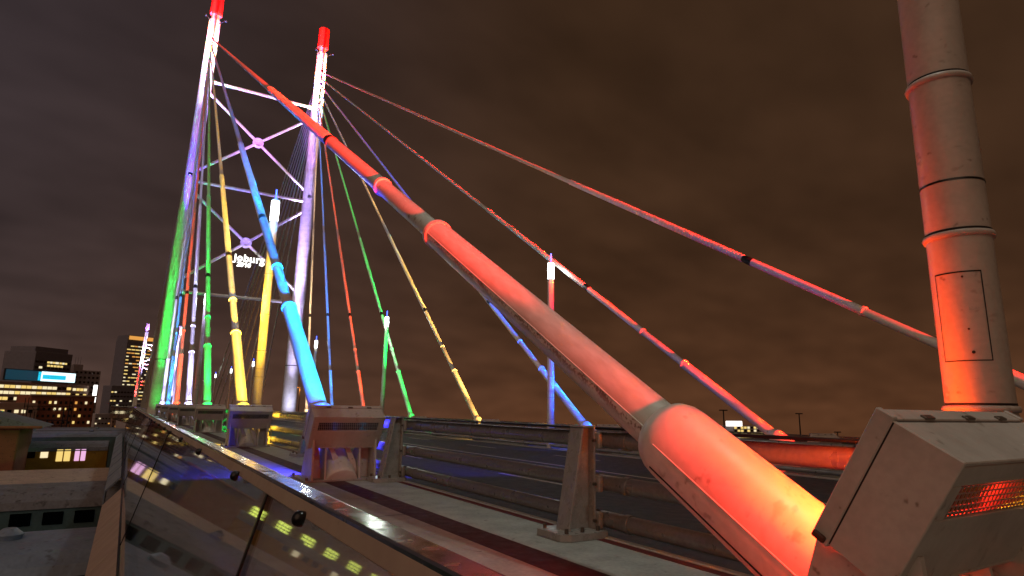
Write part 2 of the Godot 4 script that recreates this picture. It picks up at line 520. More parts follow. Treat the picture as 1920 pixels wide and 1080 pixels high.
func make_housing() -> Node3D:
	# origin: on the deck under the point where the stay's axis stands 0.5 m above it; -z is up the bridge
	var t := Node3D.new()
	var el := deg_to_rad(31.5)
	var u := Vector3(0, sin(el), -cos(el))     # along the stay
	var v := Vector3(0, cos(el), sin(el))      # square to it, upwards
	var B := Basis(Vector3.RIGHT, v, -u)       # local y = v, local -z = u
	var o := Vector3(0, 0.5, 0)
	var at := func(x: float, uu: float, vv: float) -> Vector3: return o + u * uu + v * vv + Vector3(x, 0, 0)
	var hw := 0.575
	var u0 := -0.69
	var u1 := -0.42
	var v0 := 0.42
	var v1 := 1.0
	var um := (u0 + u1) / 2
	var vm := (v0 + v1) / 2
	for s in [-1, 1]:
		part("side_panel", block(Vector3(0.018, v1 - v0, u1 - u0), 0.004), M["housing"], t, at.call(s * (hw - 0.009), um, vm), B)
	part("top_panel", block(Vector3(2 * hw - 0.04, 0.018, u1 - u0 - 0.004), 0.004), M["housing"], t, at.call(0, um, v1 - 0.0105), B)
	part("bottom_panel", block(Vector3(2 * hw - 0.04, 0.018, u1 - u0 - 0.004), 0.004), M["housing"], t, at.call(0, um, v0 + 0.0105), B)
	# back panel round the grille opening
	var bt := 0.018
	var gx := 0.48
	var g0 := vm + 0.035
	var g1 := vm + 0.185
	var ub := u0 + bt / 2 + 0.003
	var bp := part("back_panel", block(Vector3(2 * hw - 0.04, g0 - v0 - 0.022, bt), 0.003), M["housing"], t, at.call(0, ub, (v0 + 0.022 + g0) / 2), B)
	part("back_panel", block(Vector3(2 * hw - 0.04, v1 - 0.022 - g1, bt), 0.003), M["housing"], t, at.call(0, ub, (v1 - 0.022 + g1) / 2), B)
	for s in [-1, 1]:
		part("back_panel", block(Vector3(hw - 0.02 - gx, g1 - g0 - 0.002, bt), 0.003), M["housing"], t, at.call(s * (hw - 0.02 + gx) / 2, ub, (g0 + g1) / 2), B)
	var gr := part("grille", block(Vector3(2 * gx, 0.008, 0.006), 0.001), M["rail_paint"], t, at.call(0, ub, g0 + 0.006), B)
	for k in 30:
		var x := -gx + (k + 0.5) * 2 * gx / 30
		part("grille_bar", block(Vector3(0.007, 0.158, 0.006), 0.001), M["rail_paint"], gr, Vector3(x, 0.072, 0.0), Basis(Vector3(0, 0, 1), 0.25))
	for k in 5:
		part("grille_bar", block(Vector3(2 * gx, 0.006, 0.005), 0.001), M["rail_paint"], gr, Vector3(0, 0.025 + 0.028 * k, 0.006))
	# the frame round the open mouth, with its hinges
	var fr := Node3D.new()
	fr.name = "mouth_frame"
	t.add_child(fr, true)
	for s in [-1, 1]:
		part("frame_side", block(Vector3(0.03, v1 - v0 + 0.03, 0.075), 0.004), M["housing"], fr, at.call(s * (hw - 0.011), u1 + 0.03, vm), B)
	part("frame_top", block(Vector3(2 * hw - 0.03, 0.026, 0.075), 0.004), M["housing"], fr, at.call(0, u1 + 0.03, v1 - 0.006), B)
	for s in [-1, 1]:
		part("frame_gap", block(Vector3(0.006, v1 - v0 - 0.01, 0.006), 0.001), M["steel_edge"], fr, at.call(s * (hw - 0.0005), u1 - 0.012, vm), B)
	part("frame_gap", block(Vector3(2 * hw - 0.05, 0.006, 0.006), 0.001), M["steel_edge"], fr, at.call(0, u1 - 0.012, v1 - 0.0035), B)
	for x in [-0.3, 0.05, 0.36]:
		part("hinge", block(Vector3(0.075, 0.010, 0.026), 0.003), M["bolt"], t, at.call(x, u1 + 0.004, v1 + 0.010), B)
	part("latch", block(Vector3(0.02, 0.028, 0.055), 0.006), M["rust"], t, at.call(-hw - 0.016, u1 + 0.03, v0 + 0.01), B)
	part("added_baffle", block(Vector3(2 * hw - 0.05, v1 - v0 - 0.05, 0.01), 0.002), M["steel_dark"], t, at.call(0, um - 0.02, vm), B)  # added baffle: blocks the lit stay from showing through the grille slot
	# floodlights inside the mouth
	for x in [-0.2, 0.2]:
		var fl := part("floodlight", block(Vector3(0.26, 0.24, 0.14), 0.02), M["steel_dark"], t, at.call(x, u1 - 0.02, vm - 0.05), B)
		fl.set_meta("label", "black floodlight inside the housing")
	# stand: two bent side plates, two ribs and a base plate
	for s in [-1, 1]:
		var out := PackedVector2Array([Vector2(-0.95, 0.03), Vector2(-0.28, 0.03), Vector2(-0.50, 0.64), Vector2(-0.90, 0.64)])
		part("leg_plate", prism(out, 0.03), M["housing"], t, Vector3(s * 0.5, 0, 0), SIDE)
		var web := PackedVector2Array([Vector2(s * 0.50, 0.03), Vector2(s * 0.50, 0.60), Vector2(s * 0.36, 0.60), Vector2(s * 0.27, 0.03)])
		part("leg_web", prism(web, 0.025), M["housing"], t, Vector3(0, 0, 0.60))
	for s in [-1, 1]:
		var rib := PackedVector2Array([Vector2(-0.85, 0.03), Vector2(-0.15, 0.03), Vector2(-0.22, 0.2), Vector2(-0.55, 0.5), Vector2(-0.80, 0.5)])
		part("rib", prism(rib, 0.025), M["housing"], t, Vector3(s * 0.275, 0, 0), SIDE)
	for x in [-0.16, 0.1]:
		part("fin", prism(PackedVector2Array([Vector2(x + 0.06, 0.03), Vector2(x + 0.2, 0.03), Vector2(x + 0.13, 0.3), Vector2(x + 0.02, 0.52), Vector2(x - 0.06, 0.52), Vector2(x + 0.03, 0.3)]), 0.05), M["housing"], t, Vector3(0, 0, 0.7))
	part("base_plate", block(Vector3(1.2, 0.03, 1.05), 0.006), M["rail_paint"], t, Vector3(0, 0.015, 0.42))
	for s in [-1, 1]:
		for z in [-0.02, 0.86]:
			part("bolt", rod(0.022, 0.022, 0.035, 6), M["bolt"], t, Vector3(s * 0.56, 0.03, z))
	wire("power_lead", [Vector3(0.55, 0.72, 0.35), Vector3(0.66, 0.62, 0.30), Vector3(0.72, 0.42, 0.20), Vector3(0.80, 0.36, 0.05)], 0.012, M["rubber"], t)
	wire("power_lead", [Vector3(0.55, 0.68, 0.30), Vector3(0.63, 0.55, 0.24), Vector3(0.68, 0.38, 0.12), Vector3(0.80, 0.31, -0.05)], 0.012, M["rubber"], t)
	return t

# ------------------------------------------------------------------ light poles
func light_pole(at: Vector3, height: float, label: String, power: float, near: bool) -> void:
	var t := thing("light_pole", label, "light pole", at, "light poles along the bridge")
	var segs := 56 if near else 20
	var lampy := height - 0.85
	part("shaft", lathe([Vector2(0.178, 0.0), Vector2(0.178, 1.24), Vector2(0.166, 1.29), Vector2(0.150, lampy)], segs), M["housing"], t)
	part("foot_plate", block(Vector3(0.6, 0.03, 0.6), 0.008), M["rail_paint"], t, Vector3(0, 0.015, 0))
	for h in [1.31, 2.31, 3.30, 4.7, 6.3]:
		var r: float = lerpf(0.166, 0.150, (h - 1.29) / (lampy - 1.29))
		part("flange_ring", lathe([Vector2(r - 0.01, 0.0), Vector2(r + 0.012, 0.003), Vector2(r + 0.018, 0.02), Vector2(r + 0.012, 0.037), Vector2(r - 0.01, 0.04)], segs, true), M["housing"], t, Vector3(0, h - 0.02, 0))
		part("flange_gap", lathe([Vector2(r - 0.01, 0.0), Vector2(r + 0.0025, 0.0), Vector2(r + 0.0025, 0.012), Vector2(r - 0.01, 0.012)], segs), M["steel_edge"], t, Vector3(0, h + 0.021, 0))
	part("cable_tie", lathe([Vector2(0.15, 0.0), Vector2(0.166, 0.0), Vector2(0.166, 0.012), Vector2(0.15, 0.012)], segs), M["rubber"], t, Vector3(0, 2.63, 0))
	if near:
		# access door cut into the shaft: the gap round it and the door
		var st := SurfaceTool.new()
		st.begin(Mesh.PRIMITIVE_TRIANGLES)
		var a0 := deg_to_rad(128.0)
		var a1 := deg_to_rad(212.0)
		var frame := func(aa: float, ab: float, h0: float, h1: float, r: float) -> void:
			var n := 10
			for i in n:
				var p := lerpf(aa, ab, float(i) / n)
				var q := lerpf(aa, ab, float(i + 1) / n)
				var A := Vector3(cos(p) * r, h0, sin(p) * r)
				var B := Vector3(cos(q) * r, h0, sin(q) * r)
				var C := Vector3(cos(q) * r, h1, sin(q) * r)
				var Dd := Vector3(cos(p) * r, h1, sin(p) * r)
				for w in [[B, q], [C, q], [Dd, p], [B, q], [Dd, p], [A, p]]:
					st.set_normal(Vector3(cos(w[1]), 0, sin(w[1])))
					st.add_vertex(w[0])
		var rr := 0.1675
		frame.call(a0, a1, 2.075, 2.083, rr)
		frame.call(a0, a1, 1.572, 1.578, rr)
		frame.call(a0, a0 + 0.035, 1.575, 2.08, rr)
		frame.call(a1 - 0.03, a1, 1.575, 2.08, rr)
		var door := part("door_gap", st.commit(), M["steel_edge"], t)
		door.set_meta("label", "dark gap round the access door in the shaft")
		part("door_lock", rod(0.009, 0.009, 0.012, 10), M["steel_dark"], t, Vector3(cos(2.75) * 0.162, 1.62, sin(2.75) * 0.162), along(Vector3(cos(2.75), 0, sin(2.75))))
		for y in [2.05, 1.75]:
			part("door_screw", rod(0.006, 0.006, 0.01, 8), M["rust"], t, Vector3(cos(2.8) * 0.163, y, sin(2.8) * 0.163), along(Vector3(cos(2.8), 0, sin(2.8))))
		part("sticker_remains", lathe_patch(0.1685, deg_to_rad(140.0), deg_to_rad(156.0), 1.855, 1.87), M["line_paint"], t)
		tube("conduit", Vector3(0.19, 0.05, 0.0), Vector3(0.178, 3.2, 0.0), 0.006, 0.006, M["bolt"], t, 8)
	var lamp := part("lamp_section", lathe([Vector2(0, 0), Vector2(0.16, 0), Vector2(0.16, 0.8), Vector2(0.0, 0.82)], segs), M["lamp_white"], t, Vector3(0, lampy, 0))
	part("cap", lathe([Vector2(0.0, 0.0), Vector2(0.16, 0.0), Vector2(0.14, 0.06), Vector2(0.0, 0.07)], segs), M["housing"], t, Vector3(0, lampy + 0.825, 0))
	part("finial_light", rod(0.035, 0.03, 0.42, 10), M["lamp_blue"], t, Vector3(0, lampy + 0.89, 0))
	if power > 0.0:
		for a in [0.0, 2.1, 4.2]:
			omni(Vector3(cos(a) * 0.3, lampy + 0.4, sin(a) * 0.3), Color(0.92, 0.97, 0.94), power / 3.0, 0.12, t)

func lathe_patch(r: float, a0: float, a1: float, h0: float, h1: float) -> ArrayMesh:
	var st := SurfaceTool.new()
	st.begin(Mesh.PRIMITIVE_TRIANGLES)
	var n := 8
	for i in n:
		var p := lerpf(a0, a1, float(i) / n)
		var q := lerpf(a0, a1, float(i + 1) / n)
		var top := h1 - 0.006 * sin(i * 2.3)
		for w in [[q, h0], [q, top], [p, top], [q, h0], [p, top], [p, h0]]:
			st.set_normal(Vector3(cos(w[0]), 0, sin(w[0])))
			st.add_vertex(Vector3(cos(w[0]) * r, w[1], sin(w[0]) * r))
	return st.commit()

# ------------------------------------------------------------------ pylon
func pylon(d: float, label: String, detail: bool, hs := 1.0) -> Node3D:
	var t := thing("pylon", label, "bridge pylon", Vector3(0, GY, -d), "pylons of the bridge")
	var g := Vector3(0, -GY, 0)
	var bases := [Vector3(2.9, GY, 0), Vector3(18.2, GY, 0)]
	var tops := [Vector3(4.3, 52.8 * hs, 0), Vector3(18.85, 52.8 * hs, 0)]
	var segs := 40 if detail else 16
	for k in 2:
		var b: Vector3 = bases[k]
		var p: Vector3 = tops[k]
		var leg := part("leg", lathe([Vector2(0, 0), Vector2(0.95, 0), Vector2(0.72, (p - b).length()), Vector2(0, (p - b).length())], segs), M["paint"], t, b + g, along(p - b))
		var ax := (p - b).normalized()
		if detail:
			for h in [8.0, 12.0, 16.5, 21.0, 25.5, 30.0, 34.5, 39.0]:
				var r: float = lerpf(0.95, 0.72, h / (p - b).length())
				part("joint_band", lathe([Vector2(r - 0.05, 0), Vector2(r + 0.012, 0), Vector2(r + 0.012, 0.12), Vector2(r - 0.05, 0.12)], segs), M["steel_edge"] if int(h) == 12 else M["paint"], leg, Vector3(0, h, 0))
			part("anchor_spine", block(Vector3(0.22, 11.0, 0.5), 0.03), M["paint"], t, b.lerp(p, (47.0 - GY) / (52.8 - GY)) + g + Vector3(0, 0, 0.86))
			for s in [-1, 1]:
				part("anchor_rail", block(Vector3(0.12, 11.0, 0.16), 0.02), M["paint"], t, b.lerp(p, (47.0 - GY) / (52.8 - GY)) + g + Vector3(s * 0.55, 0, 0.62))
			for i in 8:
				part("stay_lug", block(Vector3(0.34, 0.35, 0.3), 0.04), M["steel_dark"], t, b.lerp(p, (49.4 - i * 1.05 - GY) / (52.8 - GY)) + g + Vector3(0, 0.1, 1.06))
		part("neck", lathe([Vector2(0.0, 0.0), Vector2(0.5, 0.0), Vector2(0.5, 0.9), Vector2(0.0, 0.9)], segs), M["paint"], t, p + g, along(ax))
		part("cap", lathe([Vector2(0.0, 0.9), Vector2(0.74, 0.9), Vector2(0.78, 0.94), Vector2(0.78, 4.0), Vector2(0.70, 4.1), Vector2(0.0, 4.1)], segs), M["red_plastic"] if detail else M["paint"], t, p + g, along(ax))
		# small floodlights on brackets below the cap, added to light it in colour
		for q in [Vector3(-1.2, -0.4, 1.5), Vector3(1.2, -0.4, 1.5), Vector3(0.0, -0.4, -1.9)]:
			var fl := part("floodlight", block(Vector3(0.3, 0.22, 0.3), 0.04), M["steel_dark"], t, p + g + q)
			tube("lamp_bracket", p + g + q * 0.95, p + g + Vector3(0, -0.7, 0), 0.05, 0.05, M["steel_dark"], t, 8)
			spot(p + g + q + Vector3(0, 0.16, 0), Vector3(-q.x * 0.8, 2.9, -q.z * 0.8), Color(1.0, 0.07, 0.05) if detail else Color(0.6, 0.3, 1.0), 90.0 if detail else 160.0, 38.0, t, 0.1)
	var on := func(k: int, y: float) -> Vector3:
		return bases[k].lerp(tops[k], (y * hs - GY) / (52.8 * hs - GY)) + g
	for y in [43.9, 29.6, 15.0, 2.0]:
		if y > 2.0 or not detail:
			var a: Vector3 = on.call(0, y)
			var b2: Vector3 = on.call(1, y)
			var dd := (b2 - a).normalized()
			tube("cross_tube", a + dd * 0.7, b2 - dd * 0.7, 0.21 if detail else 0.3, 0.21 if detail else 0.3, M["paint"], t)
			for e in [[a, 1.0], [b2, -1.0]]:
				tube("tube_socket", e[0] + dd * e[1] * 0.7, e[0] + dd * e[1] * 1.3, 0.29, 0.27, M["paint"], t)
	for band in [[42.7, 30.7], [28.5, 16.3]]:
		var a0: Vector3 = on.call(0, band[0])
		var a1: Vector3 = on.call(1, band[1])
		var c0: Vector3 = on.call(1, band[0])
		var c1: Vector3 = on.call(0, band[1])
		var mid := (a0 + a1 + c0 + c1) / 4.0
		for e in [a0, a1, c0, c1]:
			var dd: Vector3 = (mid - e).normalized()
			tube("brace_tube", e + dd * 0.75, mid - dd * 0.3, 0.19 if detail else 0.3, 0.19 if detail else 0.3, M["paint"], t)
			tube("tube_socket", e + dd * 0.75, e + dd * 1.4, 0.26, 0.24, M["paint"], t)
		part("brace_hub", lathe([Vector2(0, -0.06), Vector2(0.44, -0.06), Vector2(0.48, -0.26), Vector2(0.64, -0.26), Vector2(0.7, -0.18), Vector2(0.7, 0.18), Vector2(0.64, 0.26), Vector2(0.48, 0.26), Vector2(0.44, 0.06), Vector2(0, 0.06)], 32), M["paint"], t, mid, Basis(Vector3.RIGHT, PI / 2))
	return t

# ------------------------------------------------------------------ far buildings
func building(called: String, label: String, corner: Vector3, heading: Vector3, width: float, bottom: float, depth: float, wall: Material) -> Node3D:
	# corner: top corner of the facade; heading: along the facade
	var t := thing(called, label, "building", Vector3(corner.x, bottom, corner.z))
	var x := heading.normalized()
	t.basis = Basis(x, Vector3.UP, x.cross(Vector3.UP))
	part("walls", block(Vector3(width, corner.y - bottom, depth), 0.2), wall, t, Vector3(width / 2, (corner.y - bottom) / 2, -depth / 2))
	return t

func windows(b: Node3D, x0: float, y0: float, nx: int, ny: int, dx: float, dy: float, size: Vector2, mats: Array, share: float, z := 0.06) -> void:
	for j in ny:
		for i in nx:
			var lit := rng.randf() < share
			var m: Material = mats[rng.randi() % mats.size()] if lit else M["pane_dark"]
			part("window", block(Vector3(size.x, size.y, 0.15), 0.02), m, b, Vector3(x0 + i * dx, y0 + j * dy, z))

# ------------------------------------------------------------------ scene
func _ready() -> void:
	rng.seed = 12345
	# camera
	var cam := Camera3D.new()
	cam.name = "camera"
	cam.fov = 50.31
	cam.near = 0.05
	cam.far = 9000.0
	add_child(cam)
	cam.transform = Transform3D(Basis(Vector3(0.8509, 0.0147, 0.5251), Vector3(-0.1143, 0.9808, 0.1578), Vector3(-0.5127, -0.1943, 0.8363)).orthonormalized(), Vector3(0, 1.15, 0))
	cam.current = true
	# sky
	var env := Environment.new()
	env.background_mode = Environment.BG_SKY
	var sky := Sky.new()
	var pano := PanoramaSkyMaterial.new()
	pano.panorama = sky_texture()
	sky.sky_material = pano
	env.sky = sky
	env.sky_rotation = Vector3(-0.036, 0.0, -0.034)   # the deck climbs and leans a little against the level sky
	env.background_energy_multiplier = 1.0
	env.tonemap_mode = Environment.TONE_MAPPER_LINEAR
	env.tonemap_exposure = 1.0
	env.sdfgi_enabled = true
	env.ssao_enabled = true
	env.ssil_enabled = true
	var we := WorldEnvironment.new()
	we.environment = env
	add_child(we)
	# the glow of the city to the left and behind: very soft, warm
	var sun := DirectionalLight3D.new()
	sun.name = "city_glow"
	sun.light_color = Color(1.0, 0.80, 0.66)
	sun.light_energy = 0.185
	sun.light_angular_distance = 70.0
	sun.shadow_enabled = true
	add_child(sun)
	sun.basis = Basis.looking_at(Vector3(0.66, -0.56, -0.44), Vector3.UP)
	make_materials()
	setting()
	balustrade()
	guard_rails()
	stays_and_housings()
	poles()
	pylons()
	rail_yard()
	city()
	beyond_the_road()

func slab(called: String, x0: float, x1: float, y0: float, y1: float, z0: float, z1: float, m: Material) -> void:
	struct(called, block(Vector3(x1 - x0, y1 - y0, z0 - z1), 0.004), m, Vector3((x0 + x1) / 2, (y0 + y1) / 2, (z0 + z1) / 2))

func setting() -> void:
	# ground: a wide shallow bowl
	var st := SurfaceTool.new()
	st.begin(Mesh.PRIMITIVE_TRIANGLES)
	var radii := [0.0, 60.0, 140.0, 300.0, 700.0, 1500.0, 3500.0]
	var n := 48
	var gp := func(k: int, j: int) -> Vector3:
		var a := TAU * j / n
		var r: float = radii[k]
		return Vector3(r * sin(a), GY - 0.033 * maxf(0.0, r - 60.0), -20.0 - r * cos(a))
	for k in radii.size() - 1:
		for j in n:
			var q := [gp.call(k, j), gp.call(k + 1, j), gp.call(k + 1, j + 1), gp.call(k, j + 1)]
			for w in [0, 1, 2, 0, 2, 3]: st.add_vertex(q[w])
	st.generate_normals()
	struct("ground", st.commit(), M["ballast"])
	var z0 := 6.0
	var z1 := -440.0
	# walkway beside the camera
	slab("walkway", 0.2, 3.86, -0.5, 0.0, z0, z1, M["concrete"])
	slab("walkway_band", 2.74, 3.06, 0.0005, 0.004, z0, -60.0, M["red_band"])
	slab("kerb_stripe", 3.77, 3.858, 0.0005, 0.004, z0, -60.0, M["kerb_red"])
	slab("kerb", 3.862, 3.95, -0.5, 0.012, z0, z1, M["line_paint"])
	for k in 12:
		slab("pavement_joint", 0.45, 2.738, 0.0005, 0.002, -1.6 - 5.05 * k, -1.588 - 5.05 * k - 0.02, M["steel_edge"])
	# road, falling to the far side
	var road := struct("road", block(Vector3(13.25, 0.4, 446.0), 0.004), M["asphalt"], Vector3(10.55, -0.58, -217.0))
	road.rotation.z = -atan(0.038)
	for x in [4.35, 7.3, 10.55, 13.8, 16.75]:
		var solid: bool = x in [4.35, 16.75, 10.55]
		var y: float = -0.38 - (x - 10.55) * 0.038 + 0.006
		if solid:
			var l := struct("road_marking", block(Vector3(0.12, 0.006, 300.0), 0.001), M["line_paint"], Vector3(x, y, -146.0))
			l.rotation.z = road.rotation.z
		else:
			for k in 22:
				var l2 := struct("road_marking", block(Vector3(0.12, 0.006, 2.6), 0.001), M["line_paint"], Vector3(x, y, -4.0 - 7.0 * k))
				l2.rotation.z = road.rotation.z
	slab("kerb", 17.05, 17.2, -1.0, YR, z0, z1, M["line_paint"])
	slab("walkway", 17.2, 20.7, -1.1, YR - 0.004, z0, z1, M["concrete"])
	# girders that carry the deck
	for x in [3.0, 17.8]:
		slab("deck_girder", x - 0.5, x + 0.5, -2.2, -0.99 if x < 10 else -1.3, z0, z1, M["steel_dark"])
	slab("deck_soffit", 0.4, 20.4, -0.99 - 0.2, -0.98, z0, z1, M["steel_dark"])

func balustrade() -> void:
	# glass leans inwards: foot (0.10, -0.08), head (0.375, 0.95)
	var t := thing("glass_balustrade", "dark glass balustrade with polished handrail along the walkway edge", "balustrade", Vector3(0.1, -0.08, 0))
	var foot := Vector2(0.10, -0.085)
	var head := Vector2(0.387, 0.936)
	var lean := (head - foot).normalized()
	var ang := -atan2(lean.x, lean.y)
	var rot := Basis(Vector3(0, 0, 1), ang)
	var hgt := (head - foot).length()
	var pl := 4.8
	var mid := (foot + head) / 2
	var o := -t.position
	var gm := block(Vector3(0.016, hgt, pl - 0.022), 0.003)
	var outn := Vector3(-lean.y, lean.x, 0)
	for k in range(-1, 9):
		var d := 1.92 + pl * (k + 0.5)
		var g := part("glass_panel", gm, M["glass"], t, o + Vector3(mid.x, mid.y, -d), rot)
		if k < 9:
			part("panel_joint", block(Vector3(0.024, hgt - 0.004, 0.014), 0.002), M["glass_edge"], t, o + Vector3(mid.x, mid.y, -d - pl / 2), rot)
			for s in [-1.925, -0.64, 0.64, 1.925]:
				var at := Vector3(0, hgt / 2 - 0.036, s)
				var kn := part("glass_fitting", lathe([Vector2(0, 0), Vector2(0.017, 0), Vector2(0.017, 0.01), Vector2(0.0158, 0.016), Vector2(0.012, 0.021), Vector2(0.0065, 0.024), Vector2(0, 0.025)], 24, true), M["rubber"], g, at + Vector3(-0.0205, 0, 0), Basis(Vector3(0, 0, 1), PI / 2))
	# rail clamp behind the head of the glass, and the handrail on top
	var len_ := 44.0
	var zc := -len_ / 2 + 1.5
	part("rail_clamp", block(Vector3(0.012, 0.034, len_), 0.002), M["cladding"], t, o + Vector3(head.x, head.y, zc) + outn * 0.0145 - Vector3(lean.x, lean.y, 0) * 0.016, rot)
	part("handrail", block(Vector3(0.050, 0.016, len_), 0.005), M["stainless"], t, o + Vector3(0.3925, 0.943, zc))
	tube("handrail_lip", o + Vector3(0.4165, 0.946, 1.5), o + Vector3(0.4165, 0.946, 1.5 - len_), 0.005, 0.005, M["stainless"], t, 12)
	# where the deck widens the rail swings outwards
	var a := Vector3(0.39, 0.95, -42.5)
	var b := Vector3(-1.1, 0.95, -62.0)
	var w := thing("glass_balustrade", "glass balustrade swinging outwards before the pylon", "balustrade", Vector3(a.x, 0, a.z))
	for k in 12:
		var p := a.lerp(b, (k + 0.5) / 12.0)
		var yaw := atan2(b.x - a.x, b.z - a.z)
		part("glass_panel", block(Vector3(0.016, 1.0, 1.6), 0.003), M["glass"], w, Vector3(p.x - a.x, 0.45, p.z - a.z), Basis(Vector3.UP, yaw))
	tube("handrail", Vector3(0, 0.96, 0), Vector3(b.x - a.x, 0.96, b.z - a.z), 0.03, 0.03, M["stainless"], w, 10)
	# cladding of the deck edge outside the glass
	var f := thing("edge_cladding", "beige sheet metal cladding along the deck edge outside the glass", "cladding", Vector3(0.0, -0.3, 0))
	var prof := PackedVector2Array([Vector2(0.075, -0.10), Vector2(-0.14, -0.33), Vector2(-0.155, -0.9), Vector2(-0.135, -0.9), Vector2(-0.12, -0.345), Vector2(0.085, -0.125)])
	var cuts := [-2.2, 0.0, 2.25, 4.5, 6.75, 9.0, 11.3]
	for k in cuts.size() - 1:
		var l: float = cuts[k + 1] - cuts[k]
		part("cladding_panel", prism(prof, l - 0.012), M["cladding"], f, Vector3(0.0, 0.3, -(cuts[k] + cuts[k + 1]) / 2))
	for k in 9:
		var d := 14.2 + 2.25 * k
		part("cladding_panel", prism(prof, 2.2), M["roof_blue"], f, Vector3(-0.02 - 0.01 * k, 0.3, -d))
	part("drip_channel", block(Vector3(0.05, 0.06, 46.0), 0.004), M["steel_dark"], f, Vector3(0.092, 0.16, -21.0))
	# the same on the far side, seen through the rails
	var r := thing("glass_balustrade", "far glass balustrade across the road behind the other walkway", "balustrade", Vector3(20.5, YR, 0))
	for k in 60:
		part("glass_panel", block(Vector3(0.016, 0.95, 1.58), 0.003), M["glass"], r, Vector3(0, 0.5, -2.0 - 1.6 * k))
	part("handrail", block(Vector3(0.07, 0.05, 98.0), 0.01), M["stainless"], r, Vector3(0, 1.0, -49.0))

func make_post() -> Node3D:
	# tapered I-section; x is across the bridge, the road is towards +x
	var t := Node3D.new()
	var web := PackedVector2Array([Vector2(-0.15, 0.05), Vector2(0.14, 0.05), Vector2(0.14, 0.985), Vector2(0.02, 0.985)])
	part("post_web", prism(web, 0.03), M["rail_paint"], t)
	part("post_flange", block(Vector3(0.022, 0.95, 0.20), 0.004), M["rail_paint"], t, Vector3(-0.068, 0.515, 0), Basis(Vector3(0, 0, 1), -0.18))
	part("post_cap", block(Vector3(0.16, 0.016, 0.21), 0.004), M["rail_paint"], t, Vector3(0.085, 0.998, 0))
	part("post_flange", block(Vector3(0.022, 0.94, 0.20), 0.004), M["rail_paint"], t, Vector3(0.15, 0.52, 0))
	var bp := PackedVector2Array([Vector2(-0.30, -0.18), Vector2(-0.22, -0.24), Vector2(0.20, -0.24), Vector2(0.24, -0.18), Vector2(0.24, 0.18), Vector2(0.20, 0.24), Vector2(-0.22, 0.24), Vector2(-0.30, 0.18)])
	var bpn := part("base_plate", prism(bp, 0.06), M["rail_paint"], t, Vector3(-0.02, 0.034, 0), Basis(Vector3.RIGHT, PI / 2))
	for x in [-0.24, -0.06, 0.12]:
		for z in [-0.17, 0.17]:
			part("bolt", rod(0.02, 0.02, 0.045, 6), M["bolt"], t, Vector3(x, 0.06, z))
	for y in [0.14, 0.47, 0.87]:
		for z in [-0.06, 0.06]:
			part("bolt", rod(0.017, 0.017, 0.03, 6), M["bolt"], t, Vector3(0.13, y, 0.1 if z > 0 else -0.1), Basis(Vector3.RIGHT, PI / 2))
		part("rail_bracket", block(Vector3(0.05, 0.15, 0.30), 0.008), M["rail_paint"], t, Vector3(0.185, y, 0))
	return t

func guard_rails() -> void:
	for side in 2:
		var t: Node3D
		if side == 0:
			t = thing("guard_rail", "steel guard rail with three pipes and tapered posts between walkway and road", "guard rail", Vector3(3.72, 0, 0), "guard rails beside the road")
		else:
			t = thing("guard_rail", "guard rail across the road, in front of the far walkway", "guard rail", Vector3(17.35, YR, 0), "guard rails beside the road")
			t.basis = Basis(Vector3(-1, 0, 0), Vector3.UP, Vector3(0, 0, -1))
		var sg := 1.0 if side == 0 else -1.0
		var ds := [-1.0, 4.85, 9.75, 15.3, 20.85, 26.4, 31.9, 37.4, 42.9, 48.4, 53.9, 59.4, 64.9, 70.4, 75.9, 81.4]
		var proto := make_post()
		var coupling := lathe([Vector2(0.07, 0.0), Vector2(0.081, 0.0), Vector2(0.084, 0.006), Vector2(0.084, 0.074), Vector2(0.081, 0.08), Vector2(0.07, 0.08)], 32)
		for d in ds:
			var p: Node3D = proto.duplicate()
			p.name = "post"
			t.add_child(p, true)
			p.position = Vector3(0, 0, -d * sg)
		proto.free()
		for k in ds.size() - 1:
			for y in [0.14, 0.47, 0.87]:
				var a := Vector3(0.28, y, -(ds[k] + 0.04) * sg)
				var b := Vector3(0.28, y, -(ds[k + 1] - 0.04) * sg)
				var pipe := tube("rail_pipe", a, b, 0.075, 0.075, M["pipe_metal"], t, 40)
				for e in [0.34, (b - a).length() - 0.42]:
					part("pipe_coupling", coupling, M["pipe_metal"], pipe, Vector3(0, e, 0))
		part("top_bar", block(Vector3(0.16, 0.02, 86.0), 0.004), M["steel_dark"], t, Vector3(0.26, 0.985, -41.0 * sg))

